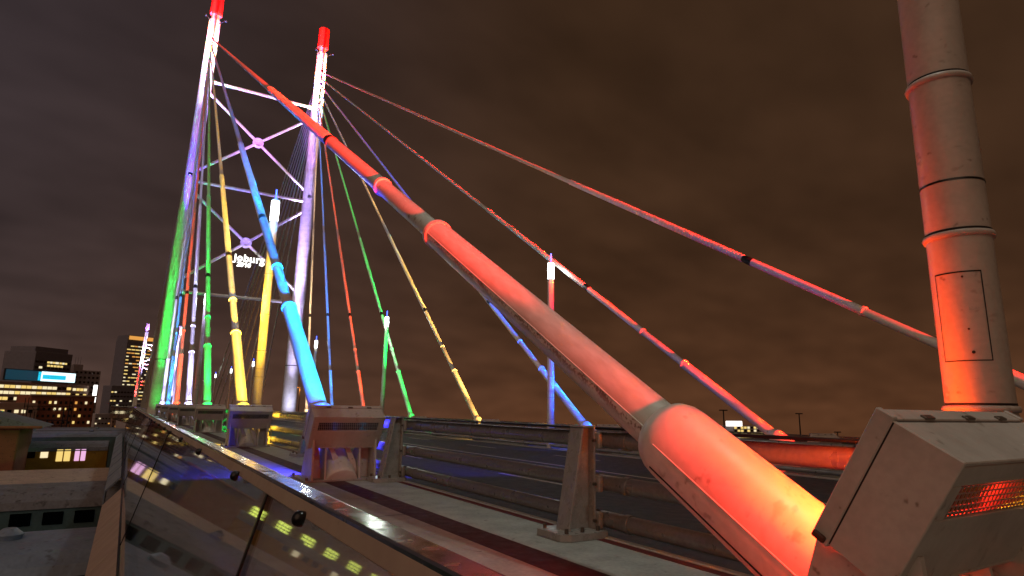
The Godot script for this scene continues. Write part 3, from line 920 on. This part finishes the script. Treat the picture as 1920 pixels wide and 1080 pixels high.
func stays_and_housings() -> void:
	var dt := mapped("stay_paint", dirty_tube_texture(), 1.0, 0.38)
	dt.uv1_triplanar = false
	dt.uv1_world_triplanar = false
	dt.uv1_scale = Vector3(1.0, 0.45, 1.0)
	housing_node = make_housing()
	var left := [2.15, 10.9, 20.1, 30.2, 40.4, 50.7, 62.0, 73.0]
	var right := [2.7, 12.1, 22.0, 32.4, 42.8, 53.6, 64.0, 75.0]
	var red := Color(1.0, 0.12, 0.07)
	var amber := Color(1.0, 0.64, 0.05)
	var cyan := Color(0.0, 0.72, 1.0)
	var blue := Color(0.10, 0.32, 1.0)
	var green := Color(0.0, 0.85, 0.30)
	var yellow := Color(1.0, 0.78, 0.22)
	var lav := Color(0.72, 0.70, 1.0)
	var orange := Color(1.0, 0.25, 0.07)
	var lc := [[red, amber], [Color(0.02, 0.48, 1.0), cyan], [yellow], [green], [lav], [orange], [Color(0.15, 0.55, 1.0)], [lav]]
	var rc := [[red], [red, Color(1.0, 0.5, 0.05)], [blue, cyan], [Color(1.0, 0.74, 0.35)], [green], [orange], [Color(0.2, 0.5, 1.0)], [Color(1.0, 0.8, 0.6)]]
	var lname := ["salmon red lit stay cable rising from the housing with the glowing grille", "cyan lit stay cable above the housing nearest the bend in the handrail", "yellow lit stay cable in front of the amber lit pole", "pure green lit stay cable on the walkway side", "pale lavender lit stay cable on the walkway side", "orange red lit stay cable on the walkway side", "light blue lit stay cable beside the green pylon leg", "faint lavender stay cable closest to the green pylon leg"]
	var rname := ["uppermost red stay cable across the road, passing behind the thick flanged pole", "red and orange lit stay cable across the road crossing the pole with white top", "bright blue stay cable across the road meeting a white dome", "yellow stay cable across the road ending at a pale dome", "green stay cable across the road ending beside the green pole", "orange red stay cable across the road above the grey housing", "blue stay cable across the road above the grey housing", "thin pale stay cable across the road beside the pylon leg"]
	for k in 8:
		var ty := 49.4 - 1.05 * k
		var lx := lerpf(2.9, 4.3, (ty - GY) / (52.8 - GY))
		var rx := lerpf(18.2, 18.85, (ty - GY) / (52.8 - GY))
		var stages: Array
		if k == 0: stages = [[0.45, 1.0], [1.1, 0.4], [2.6, 1.8], [6.0, 2.0], [14.0, 1.2], [34.0, 0.7]]
		elif k < 3: stages = [[0.5, 5.0], [1.3, 6.0], [3.4, 3.2], [9.0, 0.8], [24.0, 0.25]]
		else: stages = [[0.7, 4.0], [2.1, 4.0], [6.5, 1.1], [19.0, 0.25]]
		stay(Vector3(XL, 0.5, -left[k]), Vector3(lx, ty, -DP + 1.15), lname[k], lc[k], stages, 6.0 if k == 0 else 42.0 if k == 1 else 24.0 if k < 5 else 10.0, k == 0, Color(0.22, 0.20, 1.0) if k == 1 else Color.BLACK)
		var rst: Array = [[0.9, 2.4], [2.6, 3.2], [7.5, 2.0], [21.0, 0.9]] if k < 2 else [[0.9, 2.0], [2.6, 2.6], [7.5, 1.4], [21.0, 0.6]]
		stay(Vector3(XR, YR + 0.5, -right[k]), Vector3(rx, ty - 0.2, -DP + 1.15), rname[k], rc[k], rst, 9.0 if k < 5 else 5.0, false)
	var hl := ["large beige housing with a glowing red grille on the walkway", "beige housing with a blue lit slot and open ribs on the walkway", "pale housing on the walkway under the yellow stay", "grey housing on the walkway under the green stay", "purple lit housing on the walkway under the lavender stay", "housing on the walkway under the orange stay", "blue lit housing on the walkway under the light blue stay", "last housing on the walkway before the pylon"]
	for side in 2:
		for k in 8:
			var h: Node3D = housing_node.duplicate()
			h.name = numbered("stay_housing")
			add_child(h)
			h.position = Vector3(XL, 0, -left[k]) if side == 0 else Vector3(XR, YR, -right[k])
			var s: String = hl[k] if side == 0 else "housing across the road under the %s" % rname[k].split(" stay cable")[0].replace(" lit", "") + " stay"
			tag(h, s, "cable housing", "housings at the feet of the stays")
			# a lamp behind the grille
			var cs: Array = lc[k] if side == 0 else rc[k]
			if side == 0 and k < 4:
				for q in cs.size():
					omni(Vector3(-0.2 if q == 0 else 0.24, 0.5, 0) + Vector3(0, sin(0.55), -cos(0.55)) * -0.63 + Vector3(0, cos(0.55), sin(0.55)) * 0.82, cs[q], 0.07 if k == 0 else 0.006, 0.03, h)
	housing_node.free()
	# stays of the main span, beyond the pylon
	for side in 2:
		for k in 8:
			var ty := 49.4 - 1.05 * k
			var x := XL if side == 0 else XR
			var px := lerpf(2.9, 4.3, (ty - GY) / (52.8 - GY)) if side == 0 else lerpf(18.2, 18.85, (ty - GY) / (52.8 - GY))
			var d := DP + 96.0 - 10.8 * k
			var a := Vector3(x, 0.4 if side == 0 else YR + 0.4, -d)
			var t := thing("stay_cable", "thin dim stay cable fanning down beyond the pylon", "stay cable", a, "stay cables of the main span")
			tube("strand_pipe", Vector3.ZERO, Vector3(px, ty, -DP - 0.8) - a, 0.13, 0.10, M["paint"], t, 10)
			var c: Color = [Color(0.35, 0.4, 1.0), Color(0.25, 0.5, 1.0), Color(0.2, 0.8, 0.7), Color(0.5, 0.4, 1.0)][k % 4]
			var dr := (Vector3(px, ty, -DP) - a).normalized()
			spot(Vector3(0, 0.75, 0.3), dr, c, 2600.0, 5.0, t, 0.05)
		for k in 6:
			var x := XL if side == 0 else XR
			var px := 4.2 if side == 0 else 18.8
			var a := Vector3(x, 0.4 if side == 0 else YR + 0.4, -DF + 80.0 - 13.0 * k)
			var t := thing("stay_cable", "very thin stay cable of the distant pylon", "stay cable", a, "stay cables of the distant pylon")
			tube("strand_pipe", Vector3.ZERO, Vector3(px, 33.5 - 0.8 * k, -DF) - a, 0.13, 0.10, M["paint"], t, 8)

func poles() -> void:
	light_pole(Vector3(4.12, -0.12, -1.62), 9.4, "thick light pole with ring flanges and an access door", 17.0, true)
	light_pole(Vector3(4.15, -0.12, -25.0), 9.35, "amber lit light pole with glowing white top behind the yellow stay", 8.0, false)
	light_pole(Vector3(4.1, -0.12, -49.5), 9.3, "lavender lit light pole between green and pale stays", 12.0, false)
	light_pole(Vector3(4.1, -0.12, -73.0), 9.3, "white topped light pole beside the light blue stay", 8.0, false)
	light_pole(Vector3(17.15, YR, -24.3), 8.95, "light pole across the road, red above and blue below", 3.0, false)
	light_pole(Vector3(17.15, YR, -47.3), 9.0, "green lit light pole across the road with white top", 12.0, false)
	light_pole(Vector3(17.15, YR, -69.5), 9.0, "distant white topped light pole across the road by the pylon leg", 8.0, false)
	for k in 4:
		light_pole(Vector3(17.15, YR, -110.0 - 26.0 * k), 9.0, "small far light pole with white top beyond the pylon", 4.0, false)
	for k in 3:
		light_pole(Vector3(4.1, -0.12, -110.0 - 40.0 * k), 9.0, "small far light pole with white top beyond the green leg", 4.0, false)

func pylons() -> void:
	var p := pylon(DP, "tall white pylon with two legs and crossed braces, green and lavender light", true)
	var g := Vector3(0, -GY, 0)
	# floodlights at the feet and on the cross tubes
	var lav := Color(0.62, 0.55, 1.0)
	var f := func(at: Vector3, to: Vector3, c: Color, e: float, a: float) -> void:
		spot(at + g, to - at, c, e, a, p, 0.12)
	f.call(Vector3(3.0, 0.3, 3.4), Vector3(3.0, 5.0, 0.9), Color(0.0, 0.9, 0.30), 18.0, 60.0)
	f.call(Vector3(2.6, 0.4, 2.8), Vector3(3.3, 16.0, 0.8), Color(0.0, 0.9, 0.30), 700.0, 16.0)
	f.call(Vector3(2.2, 0.4, 2.4), Vector3(3.4, 22.0, 0.6), Color(0.0, 0.9, 0.30), 2600.0, 6.5)
	f.call(Vector3(3.3, 15.8, 3.0), Vector3(3.9, 36.0, 0.8), Color(0.42, 0.28, 1.0), 9000.0, 7.0)
	f.call(Vector3(1.6, 0.4, 2.4), Vector3(3.4, 26.0, 0.6), Color(0.10, 0.9, 0.35), 2600.0, 5.0)
	f.call(Vector3(18.0, -0.2, 3.4), Vector3(18.2, 5.0, 0.9), Color(0.80, 0.80, 1.0), 40.0, 60.0)
	f.call(Vector3(17.8, 0.0, 2.8), Vector3(18.3, 16.0, 0.8), Color(0.76, 0.72, 1.0), 600.0, 16.0)
	f.call(Vector3(17.6, 0.4, 2.6), Vector3(18.3, 24.0, 0.5), Color(0.80, 0.74, 1.0), 4600.0, 6.5)
	f.call(Vector3(17.2, 0.4, 2.8), Vector3(18.4, 34.0, 0.5), Color(0.74, 0.62, 1.0), 20000.0, 5.0)
	for k in 2:
		var x := 3.5 if k == 0 else 18.4
		var fl := part("floodlight", block(Vector3(0.5, 0.35, 0.5), 0.05), M["steel_dark"], p, Vector3(x, 29.9, 1.6) + g)
		fl.set_meta("label", "floodlight on the cross tube")
		f.call(Vector3(x, 30.3, 2.6), Vector3(x + 0.5, 42.0, 0.6), Color(0.72, 0.45, 1.0), 220.0, 16.0)
		f.call(Vector3(x, 30.3, 3.4), Vector3(x + 0.6, 48.0, 0.6), Color(0.86, 0.72, 1.0), 4000.0, 7.5)
		f.call(Vector3(x + (1.0 if k == 0 else -1.0), 40.0, 3.0), Vector3(x + 0.7, 49.0, 0.5), Color(0.92, 0.78, 1.0), 260.0, 22.0)
		# wash over the braces
		f.call(Vector3(10.8, 15.6, 5.0), Vector3(10.8 + (4.0 if k == 0 else -4.0), 29.0, 0.0), Color(0.55, 0.40, 1.0), 230.0, 34.0)
		f.call(Vector3(10.8, 30.2, 5.0), Vector3(10.8 + (4.0 if k == 0 else -4.0), 43.0, 0.0), Color(0.74, 0.42, 0.95), 340.0, 34.0)
	# lettering hung below the lower crossing
	var s := thing("lit_sign", "glowing white lettering hung between the pylon legs", "sign", Vector3(9.1, 19.2, -DP + 0.9))
	var font := SystemFont.new()
	font.font_names = PackedStringArray(["Droid Sans"])
	font.font_weight = 700
	for w in [["Joburg", 1.22, 0.85], ["2010", 0.8, 0.0]]:
		var tm := TextMesh.new()
		tm.font = font
		tm.text = w[0]
		tm.font_size = 64
		tm.pixel_size = w[1] / 64.0
		tm.depth = 0.15
		tm.horizontal_alignment = HORIZONTAL_ALIGNMENT_LEFT
		part("lettering", tm, M["sign_white"], s, Vector3(0.55 if w[0] == "Joburg" else 0.95, w[2], 0))
	part("sign_frame", block(Vector3(4.2, 0.06, 0.06), 0.01), M["steel_dark"], s, Vector3(1.9, 0.25, -0.25))
	for x in [0.4, 3.4]:
		tube("sign_hanger", Vector3(x, 0.28, -0.25), Vector3(x, 2.4, -0.5), 0.04, 0.04, M["steel_dark"], s, 8)
	omni(Vector3(1.8, 0.5, 0.8), Color(1.0, 0.98, 0.95), 6.0, 0.5, s)
	# the distant one
	var q := pylon(DF, "distant pylon in front of the tall office tower", false, 0.68)
	var f2 := func(at: Vector3, to: Vector3, c: Color, e: float, a: float) -> void:
		spot(at + g, to - at, c, e, a, q, 0.2)
	f2.call(Vector3(2.0, 1.0, 4.0), Vector3(3.2, 12.0, 0.5), Color(1.0, 0.2, 0.2), 2000.0, 25.0)
	f2.call(Vector3(16.0, 1.0, 4.0), Vector3(18.3, 12.0, 0.5), Color(0.6, 0.6, 1.0), 2000.0, 25.0)
	for k in 2:
		var x := 3.6 if k == 0 else 18.4
		f2.call(Vector3(x, 12.0, 7.0), Vector3(x, 28.0, 0.5), Color(0.85, 0.75, 1.0), 9000.0, 22.0)
		f2.call(Vector3(10.8, 9.0, 9.0), Vector3(10.8, 23.0, 0.0), Color(0.7, 0.65, 1.0), 3000.0, 40.0)

func train(called: String, label: String, d: float, x0: float, x1: float, top: float, side_m: Material, roof_m: Material) -> Node3D:
	var t := thing(called, label, "train", Vector3((x0 + x1) / 2, GY, -d), "trains in the yard below the bridge")
	var l := x1 - x0
	var h := top - GY
	var sec := PackedVector2Array([Vector2(-1.42, 0.9), Vector2(1.42, 0.9), Vector2(1.45, h - 0.45), Vector2(-1.45, h - 0.45)])
	part("body", prism(sec, l), side_m, t, Vector3.ZERO, SIDE)
	var roof := PackedVector2Array([Vector2(-1.5, h - 0.45), Vector2(1.5, h - 0.45), Vector2(1.42, h - 0.27), Vector2(1.1, h - 0.11), Vector2(0.6, h - 0.03), Vector2(0.0, h), Vector2(-0.6, h - 0.03), Vector2(-1.1, h - 0.11), Vector2(-1.42, h - 0.27)])
	part("roof", prism(roof, l), roof_m, t, Vector3.ZERO, SIDE)
	part("underframe", block(Vector3(l - 0.4, 0.5, 2.0), 0.05), M["steel_dark"], t, Vector3(0, 0.62, 0))
	for s in [-1, 1]:
		for k in 2:
			part("wheel", lathe([Vector2(0, 0), Vector2(0.45, 0), Vector2(0.45, 0.12), Vector2(0, 0.12)], 16), M["steel_dark"], t, Vector3(s * (l / 2 - 2.5 - k * 2.0), 0.46, 0.8), Basis(Vector3.RIGHT, PI / 2))
	for k in int(l / 5.0):
		part("roof_vent", lathe([Vector2(0, 0), Vector2(0.18, 0), Vector2(0.22, 0.1), Vector2(0.1, 0.2), Vector2(0, 0.2)], 10), roof_m, t, Vector3(-l / 2 + 2.5 + k * 5.0, h - 0.03, 0.15))
	return t

func train_windows(t: Node3D, x0: float, n: int, dx: float, size: Vector2, y: float, mats: Array) -> void:
	for k in n:
		var w := part("window", block(Vector3(size.x, size.y, 0.05), 0.015), mats[k % mats.size()], t, Vector3(x0 + k * dx, y, 1.452))

func rail_yard() -> void:
	# trains stand square to the bridge; their right ends run under the deck
	var top := -1.45
	var h := -0.9 - GY + 0.3
	var a := train("train_car", "pale blue roofed train car that runs closest under the deck edge", 14.5, -34.0, 8.0, -1.2, M["train_teal"], M["roof_blue"])
	var b := train("train_car", "teal train car with a row of dark windows", 21.2, -46.0, 10.0, -1.0, M["train_teal"], M["roof_grey"])
	train_windows(b, 0.5, 40, 0.65, Vector2(0.42, 0.3), -1.0 - GY - 0.68, [M["pane_dark"]])
	train_windows(b, -26.5, 36, 0.65, Vector2(0.42, 0.3), -1.0 - GY - 0.68, [M["pane_dark"]])
	# platform canopy between the lines
	var c := thing("platform_canopy", "long pale platform canopy between the trains", "canopy", Vector3(-16.0, GY, -29.0))
	part("canopy_roof", block(Vector3(62.0, 0.2, 6.0), 0.06), M["roof_pale"], c, Vector3(0, 3.98, 0))
	part("canopy_edge", block(Vector3(62.2, 0.2, 0.10), 0.03), M["red_wall"], c, Vector3(0, 3.97, 3.06))
	part("platform", block(Vector3(62.0, 1.0, 5.0), 0.05), M["concrete"], c, Vector3(0, 0.5, 0))
	for k in 10:
		tube("canopy_post", Vector3(-27.0 + 6.0 * k, 1.0, 0), Vector3(-27.0 + 6.0 * k, 3.85, 0), 0.12, 0.12, M["steel_dark"], c, 10)
		part("roof_vent", lathe([Vector2(0, 0), Vector2(0.16, 0), Vector2(0.2, 0.12), Vector2(0, 0.25)], 10), M["steel_dark"], c, Vector3(-25.0 + 6.0 * k, 4.07, 0.8))
	var d := train("train_car", "yellow train car with lit windows beside the canopy", 42.2, -40.0, -0.6, -0.9, M["train_yellow"], M["roof_grey"])
	var wy := -1.56 - GY
	train_windows(d, 14.2, 4, 0.72, Vector2(0.42, 0.34), wy + 0.06, [M["pane_dark"]])
	train_windows(d, 16.95, 1, 0.5, Vector2(0.32, 0.30), wy + 0.04, [M["window_pale"]])
	train_windows(d, 17.60, 2, 0.33, Vector2(0.27, 0.60), wy, [M["window_warm"]])
	train_windows(d, 18.36, 2, 0.27, Vector2(0.21, 0.60), wy, [M["window_pink"]])
	train_windows(d, -12.0, 30, 0.72, Vector2(0.42, 0.34), wy + 0.06, [M["window_pale"], M["pane_dark"], M["pane_dark"], M["pane_dark"]])
	for k in 5:
		train("train_car", ["dark roofed train car beyond the yellow one", "second dark train car beyond the yellow one", "dark train car halfway across the yard", "far dark train car in the yard", "farthest dark train car in the yard"][k], [49.0, 70.0, 77.0, 84.0, 92.0][k], -60.0 - 10.0 * k, -1.0 + 4.0 * (k % 2), -1.3 - 0.1 * k, M["train_teal"], [M["roof_grey"], M["roof_blue"]][k % 2])
	# red-brown shed at the left
	var s := thing("yard_shed", "red brown shed with a low dark roof beside the trains", "shed", Vector3(-5.5, GY, -39.0))
	part("walls", block(Vector3(2.9, 5.7, 5.0), 0.05), M["red_wall"], s, Vector3(0, 2.85, 0))
	var ro := PackedVector2Array([Vector2(-1.8, 5.6), Vector2(2.3, 5.6), Vector2(1.2, 5.95), Vector2(-0.2, 6.35), Vector2(-1.8, 6.5)])
	part("roof", prism(ro, 5.6), M["roof_grey"], s)
	part("gutter", block(Vector3(4.1, 0.12, 0.14), 0.04), M["red_wall"], s, Vector3(0.25, 5.62, 2.86))
	# long signal building out to the left; its lit windows show in the glass
	var g := thing("signal_building", "long dark brick building with a row of lit yellow green windows", "building", Vector3(-20.0, GY, -62.0))
	part("walls", block(Vector3(17.0, 6.2, 7.0), 0.05), M["red_wall"], g, Vector3(0, 3.1, 0))
	part("roof", prism(PackedVector2Array([Vector2(-4.2, 6.1), Vector2(4.2, 6.1), Vector2(0, 7.6)]), 17.6), M["roof_grey"], g, Vector3.ZERO, SIDE)
	for k in 6:
		var x := 7.0 - k * 2.55
		var wn := part("window", block(Vector3(1.25, 1.0, 0.08), 0.02), M["window_green"], g, Vector3(x, 4.2, 3.5))
		for i in 4:
			part("window_bar", block(Vector3(0.07, 1.04, 0.05), 0.005), M["steel_dark"], wn, Vector3(-0.48 + 0.32 * i, 0, 0.05))
		for i in 3:
			part("window_bar", block(Vector3(1.3, 0.07, 0.05), 0.005), M["steel_dark"], wn, Vector3(0, -0.25 + 0.25 * i, 0.06))
	# rails
	for z in [15.2, 21.2, 35.0, 42.2, 49.0, 56.0]:
		for s2 in [-0.55, 0.55]:
			slab("rail_track", -120.0, 120.0, GY, GY + 0.16, -z + s2 + 0.04, -z + s2 - 0.04, M["rust"])
	# overhead line gantries
	for k in 3:
		var dd: float = [95.0, 150.0, 122.0][k]
		var gn := thing("line_gantry", ["black overhead line gantry over the tracks", "farther black overhead line gantry", "black line gantry standing between two others"][k], "gantry", Vector3(-9.8 - k * 3.0, GY - 0.033 * (dd - 60.0), -dd), "overhead line gantries")
		var hh := 7.4 if k != 1 else 10.6
		for s3 in [-1, 1]:
			for q in [-0.25, 0.25]:
				part("gantry_post", block(Vector3(0.12, hh, 0.12), 0.01), M["steel_dark"], gn, Vector3(s3 * 3.5 + q, hh / 2, 0))
		for y in [hh - 1.6, hh - 2.3]:
			part("gantry_beam", block(Vector3(7.5, 0.12, 0.12), 0.01), M["steel_dark"], gn, Vector3(0, y, 0.1))
		for j in 9:
			part("lattice_bar", block(Vector3(0.06, 0.95, 0.06), 0.005), M["steel_dark"], gn, Vector3(-3.2 + 0.8 * j, hh - 1.95, 0.1), Basis(Vector3(0, 0, 1), 0.6 if j % 2 else -0.6))

func city() -> void:
	var h1 := Vector3(0.648, 0, -0.762)
	var h2 := Vector3(0.898, 0, -0.44)
	var yel := [M["window_warm"], M["window_pale"]]
	var b := building("office_block", "dark glass office block rising behind the lit billboard", Vector3(-45.2, 28.6, -420), h1, 23.7, -18.0, 20.0, M["facade_dark"])
	windows(b, 1.6, 26.0, 9, 6, 2.5, 3.0, Vector2(1.9, 1.1), yel, 0.12)
	for k in 7: part("window", block(Vector3(1.5, 1.0, 0.15), 0.02), yel[k % 2], b, Vector3(8.5 + 1.7 * k + (1.0 if k > 3 else 0.0), 41.0, 0.1))
	for k in 5: part("window", block(Vector3(1.6, 1.0, 0.15), 0.02), yel[0], b, Vector3(8.8 + 2.1 * k, 39.2, 0.1))
	for k in 5: part("window", block(Vector3(1.5, 0.9, 0.15), 0.02), yel[1], b, Vector3(9.0 + 1.6 * k, 33.5, 0.1))
	part("plant_room", block(Vector3(21.0, 3.5, 16.0), 0.2), M["facade_dark"], b, Vector3(11.8, 47.6, -10.0))
	var w := building("office_block", "wide low office block with rows of yellow windows under a billboard", Vector3(-47.0, 9.6, -330), h1, 47.0, -15.0, 18.0, M["facade_brown"])
	windows(w, 2.4, 17.6, 14, 3, 2.55, 2.5, Vector2(2.2, 1.25), yel, 0.92)
	windows(w, 38.6, 17.2, 4, 3, 2.1, 2.6, Vector2(1.7, 1.2), yel, 0.95)
	windows(w, 2.4, 11.0, 11, 2, 3.3, 2.8, Vector2(1.8, 1.3), [M["window_warm"], M["window_amber"], M["window_pale"]], 0.3)
	var sc := part("billboard_frame", block(Vector3(35.0, 4.8, 0.8), 0.1), M["steel_dark"], w, Vector3(20.0, 27.6, 0.3))
	part("billboard_screen", block(Vector3(16.5, 4.2, 0.2), 0.03), M["screen_dim"], sc, Vector3(-9.0, 0, 0.5))
	part("billboard_screen", block(Vector3(18.0, 4.2, 0.2), 0.03), M["screen_white"], sc, Vector3(8.3, 0, 0.5))
	part("billboard_screen", block(Vector3(12.0, 1.9, 0.1), 0.02), M["screen_cyan"], sc, Vector3(6.0, -0.2, 0.66))
	part("billboard_screen", block(Vector3(1.2, 3.8, 0.1), 0.02), M["screen_cyan"], sc, Vector3(-1.6, 0.0, 0.66))
	var sg := thing("vertical_sign", "tall narrow glowing white sign at the end of the low office block", "sign", Vector3(-14.0, 1.5, -366.0))
	part("sign_box", block(Vector3(1.6, 8.4, 0.5), 0.1), M["sign_white"], sg, Vector3(0, 4.2, 0))
	part("sign_post", block(Vector3(0.4, 20.0, 0.4), 0.05), M["steel_dark"], sg, Vector3(0, -8.0, -0.5))
	var br := building("brick_block", "low red brick building with scattered amber windows", Vector3(-24.5, 3.2, -232), h2, 17.5, -12.0, 10.0, M["red_wall"])
	windows(br, 1.0, 3.2, 12, 6, 1.4, 2.0, Vector2(0.6, 0.8), [M["window_amber"], M["window_warm"], M["window_pale"]], 0.38)
	part("parapet", block(Vector3(17.9, 0.5, 0.5), 0.05), M["facade_brown"], br, Vector3(8.75, 15.3, 0.1))
	var lo := building("brick_block", "shadowy low block with a few lit windows beside the red brick building", Vector3(-34.0, 1.0, -226), h2, 13.0, -12.0, 10.0, M["facade_brown"])
	windows(lo, 1.0, 3.6, 7, 4, 1.7, 2.3, Vector2(1.0, 0.9), [M["window_warm"], M["window_pale"]], 0.4)
	var md := building("office_block", "dim concrete block with roof antennas next to the white sign", Vector3(-28.9, 20.6, -450), h2, 14.6, -18.0, 14.0, M["facade_grey"])
	windows(md, 1.5, 14.0, 6, 9, 2.3, 2.9, Vector2(1.2, 1.2), [M["window_pale"], M["window_warm"]], 0.08)
	part("roof_room", block(Vector3(5.0, 3.5, 5.0), 0.1), M["facade_grey"], md, Vector3(3.0, 40.2, -5.0))
	for k in 3: part("antenna", rod(0.1, 0.05, 5.0, 6), M["steel_dark"], md, Vector3(1.5 + 1.4 * k, 41.5, -4.0))
	var tw := building("office_tower", "tall office tower with striped lit floors and an orange crown", Vector3(-4.9, 47.0, -520), h2, 18.9, -20.0, 16.0, M["facade_dark"])
	for j in 17:
		var y := 22.0 + 2.5 * j
		var x := 0.6
		while x < 17.4:
			var l := rng.randf_range(1.0, 3.0)
			if rng.randf() < 0.72: part("window", block(Vector3(minf(l, 18.2 - x), 0.75, 0.15), 0.02), [M["window_warm"], M["window_pale"], M["window_amber"]][rng.randi() % 3], tw, Vector3(x + l / 2, y, 0.06))
			x += l + 0.4
	part("crown_light", block(Vector3(16.8, 2.6, 0.4), 0.05), M["window_amber"], tw, Vector3(9.4, 68.0, 0.3))
	part("crown", block(Vector3(18.5, 3.8, 15.0), 0.1), M["facade_dark"], tw, Vector3(9.4, 68.0, -7.6))
	var ts := building("office_block", "stepped lower block at the foot of the office tower", Vector3(-10.4, 13.5, -512), h2, 16.0, -20.0, 12.0, M["facade_dark"])
	windows(ts, 1.0, 20.0, 7, 4, 2.1, 3.0, Vector2(1.3, 0.9), [M["window_pale"], M["window_warm"]], 0.35)
	# low roofs with scattered lights along the foot of the skyline
	for k in 7:
		var x: float = -33.0 + 5.6 * k
		var d: float = 280.0 + 28.0 * (k % 3)
		var lb := building("low_building", ["low flat roofed building between skyline and yard", "low warehouse with lit ends beyond the tracks", "low dark building beyond the gantries"][k % 3] + ", " + ["first", "second", "third", "fourth", "fifth", "sixth", "seventh"][k] + " of the row", Vector3(x, -3.0 - (k % 2) * 1.4, -d), h2, 6.5, -16.0, 8.0, M["facade_brown"] if k % 2 else M["facade_grey"])
		windows(lb, 0.7, 5.0, 5, 4, 1.25, 2.0, Vector2(0.55, 0.5), [M["window_pale"], M["window_warm"], M["window_amber"]], 0.42)

func beyond_the_road() -> void:
	# sodium street lamp seen past the cyan stay
	var t := thing("street_lamp", "lit orange street lamp behind the pylon leg", "street lamp", Vector3(26.7, GY - 2.0, -120.0))
	part("post", rod(0.12, 0.07, 12.2, 10), M["steel_dark"], t, Vector3(0.6, 0, 0))
	tube("arm", Vector3(0.6, 12.1, 0), Vector3(-0.1, 12.4, 0), 0.05, 0.04, M["steel_dark"], t, 8)
	part("lamp_head", lathe([Vector2(0, 0), Vector2(0.22, 0.02), Vector2(0.3, 0.12), Vector2(0.2, 0.3), Vector2(0, 0.34)], 14), M["lamp_sodium"], t, Vector3(-0.1, 12.1, 0))
	omni(Vector3(-0.1, 11.8, 0.4), Color(1.0, 0.62, 0.25), 60.0, 0.2, t)
	# dark mast lights and low buildings on the far side
	for k in 4:
		var p: Vector3 = [Vector3(181, -16, -150), Vector3(225, -16, -150), Vector3(160, -14, -170), Vector3(250, -16, -150)][k]
		var top: float = [2.0, 1.2, -3.0, -6.0][k]
		var m := thing("mast_lamp", ["unlit mast lamp standing beside the brightly lit distant building", "tall thin unlit mast lamp with a flat head", "short unlit mast lamp near the blue pole", "short unlit mast lamp beside the dark hut"][k], "mast lamp", p, "unlit masts beyond the bridge")
		part("mast", rod(0.35, 0.2, top - p.y, 8), M["steel_dark"], m)
		part("mast_head", block(Vector3(3.2, 0.4, 1.2), 0.1), M["steel_dark"], m, Vector3(0, top - p.y, 0))
	var rb := building("station_building", "small brightly lit distant building between cable and red dome", Vector3(743.0, -17.5, -600), Vector3(1, 0, 0), 68.0, -60.0, 30.0, M["facade_grey"])
	windows(rb, 5.0, 27.0, 9, 4, 7.2, 4.4, Vector2(5.4, 3.0), [M["window_pale"], M["window_warm"]], 0.85)
	part("roof_sign_light", block(Vector3(34.0, 7.0, 1.0), 0.2), M["sign_white"], rb, Vector3(2.0, 46.0, 0.4))
	var hut := building("hut", "small dark hut with one orange light on the horizon", Vector3(238.0, -6.6, -150), Vector3(1, 0, 0), 5.0, -16.0, 5.0, M["facade_dark"])
	part("wall_lamp", block(Vector3(0.9, 0.9, 0.4), 0.1), M["lamp_sodium"], hut, Vector3(8.0, 7.6, 0.3))
	part("lamp_bracket", block(Vector3(3.4, 0.15, 0.15), 0.02), M["steel_dark"], hut, Vector3(6.4, 7.3, 0.1))
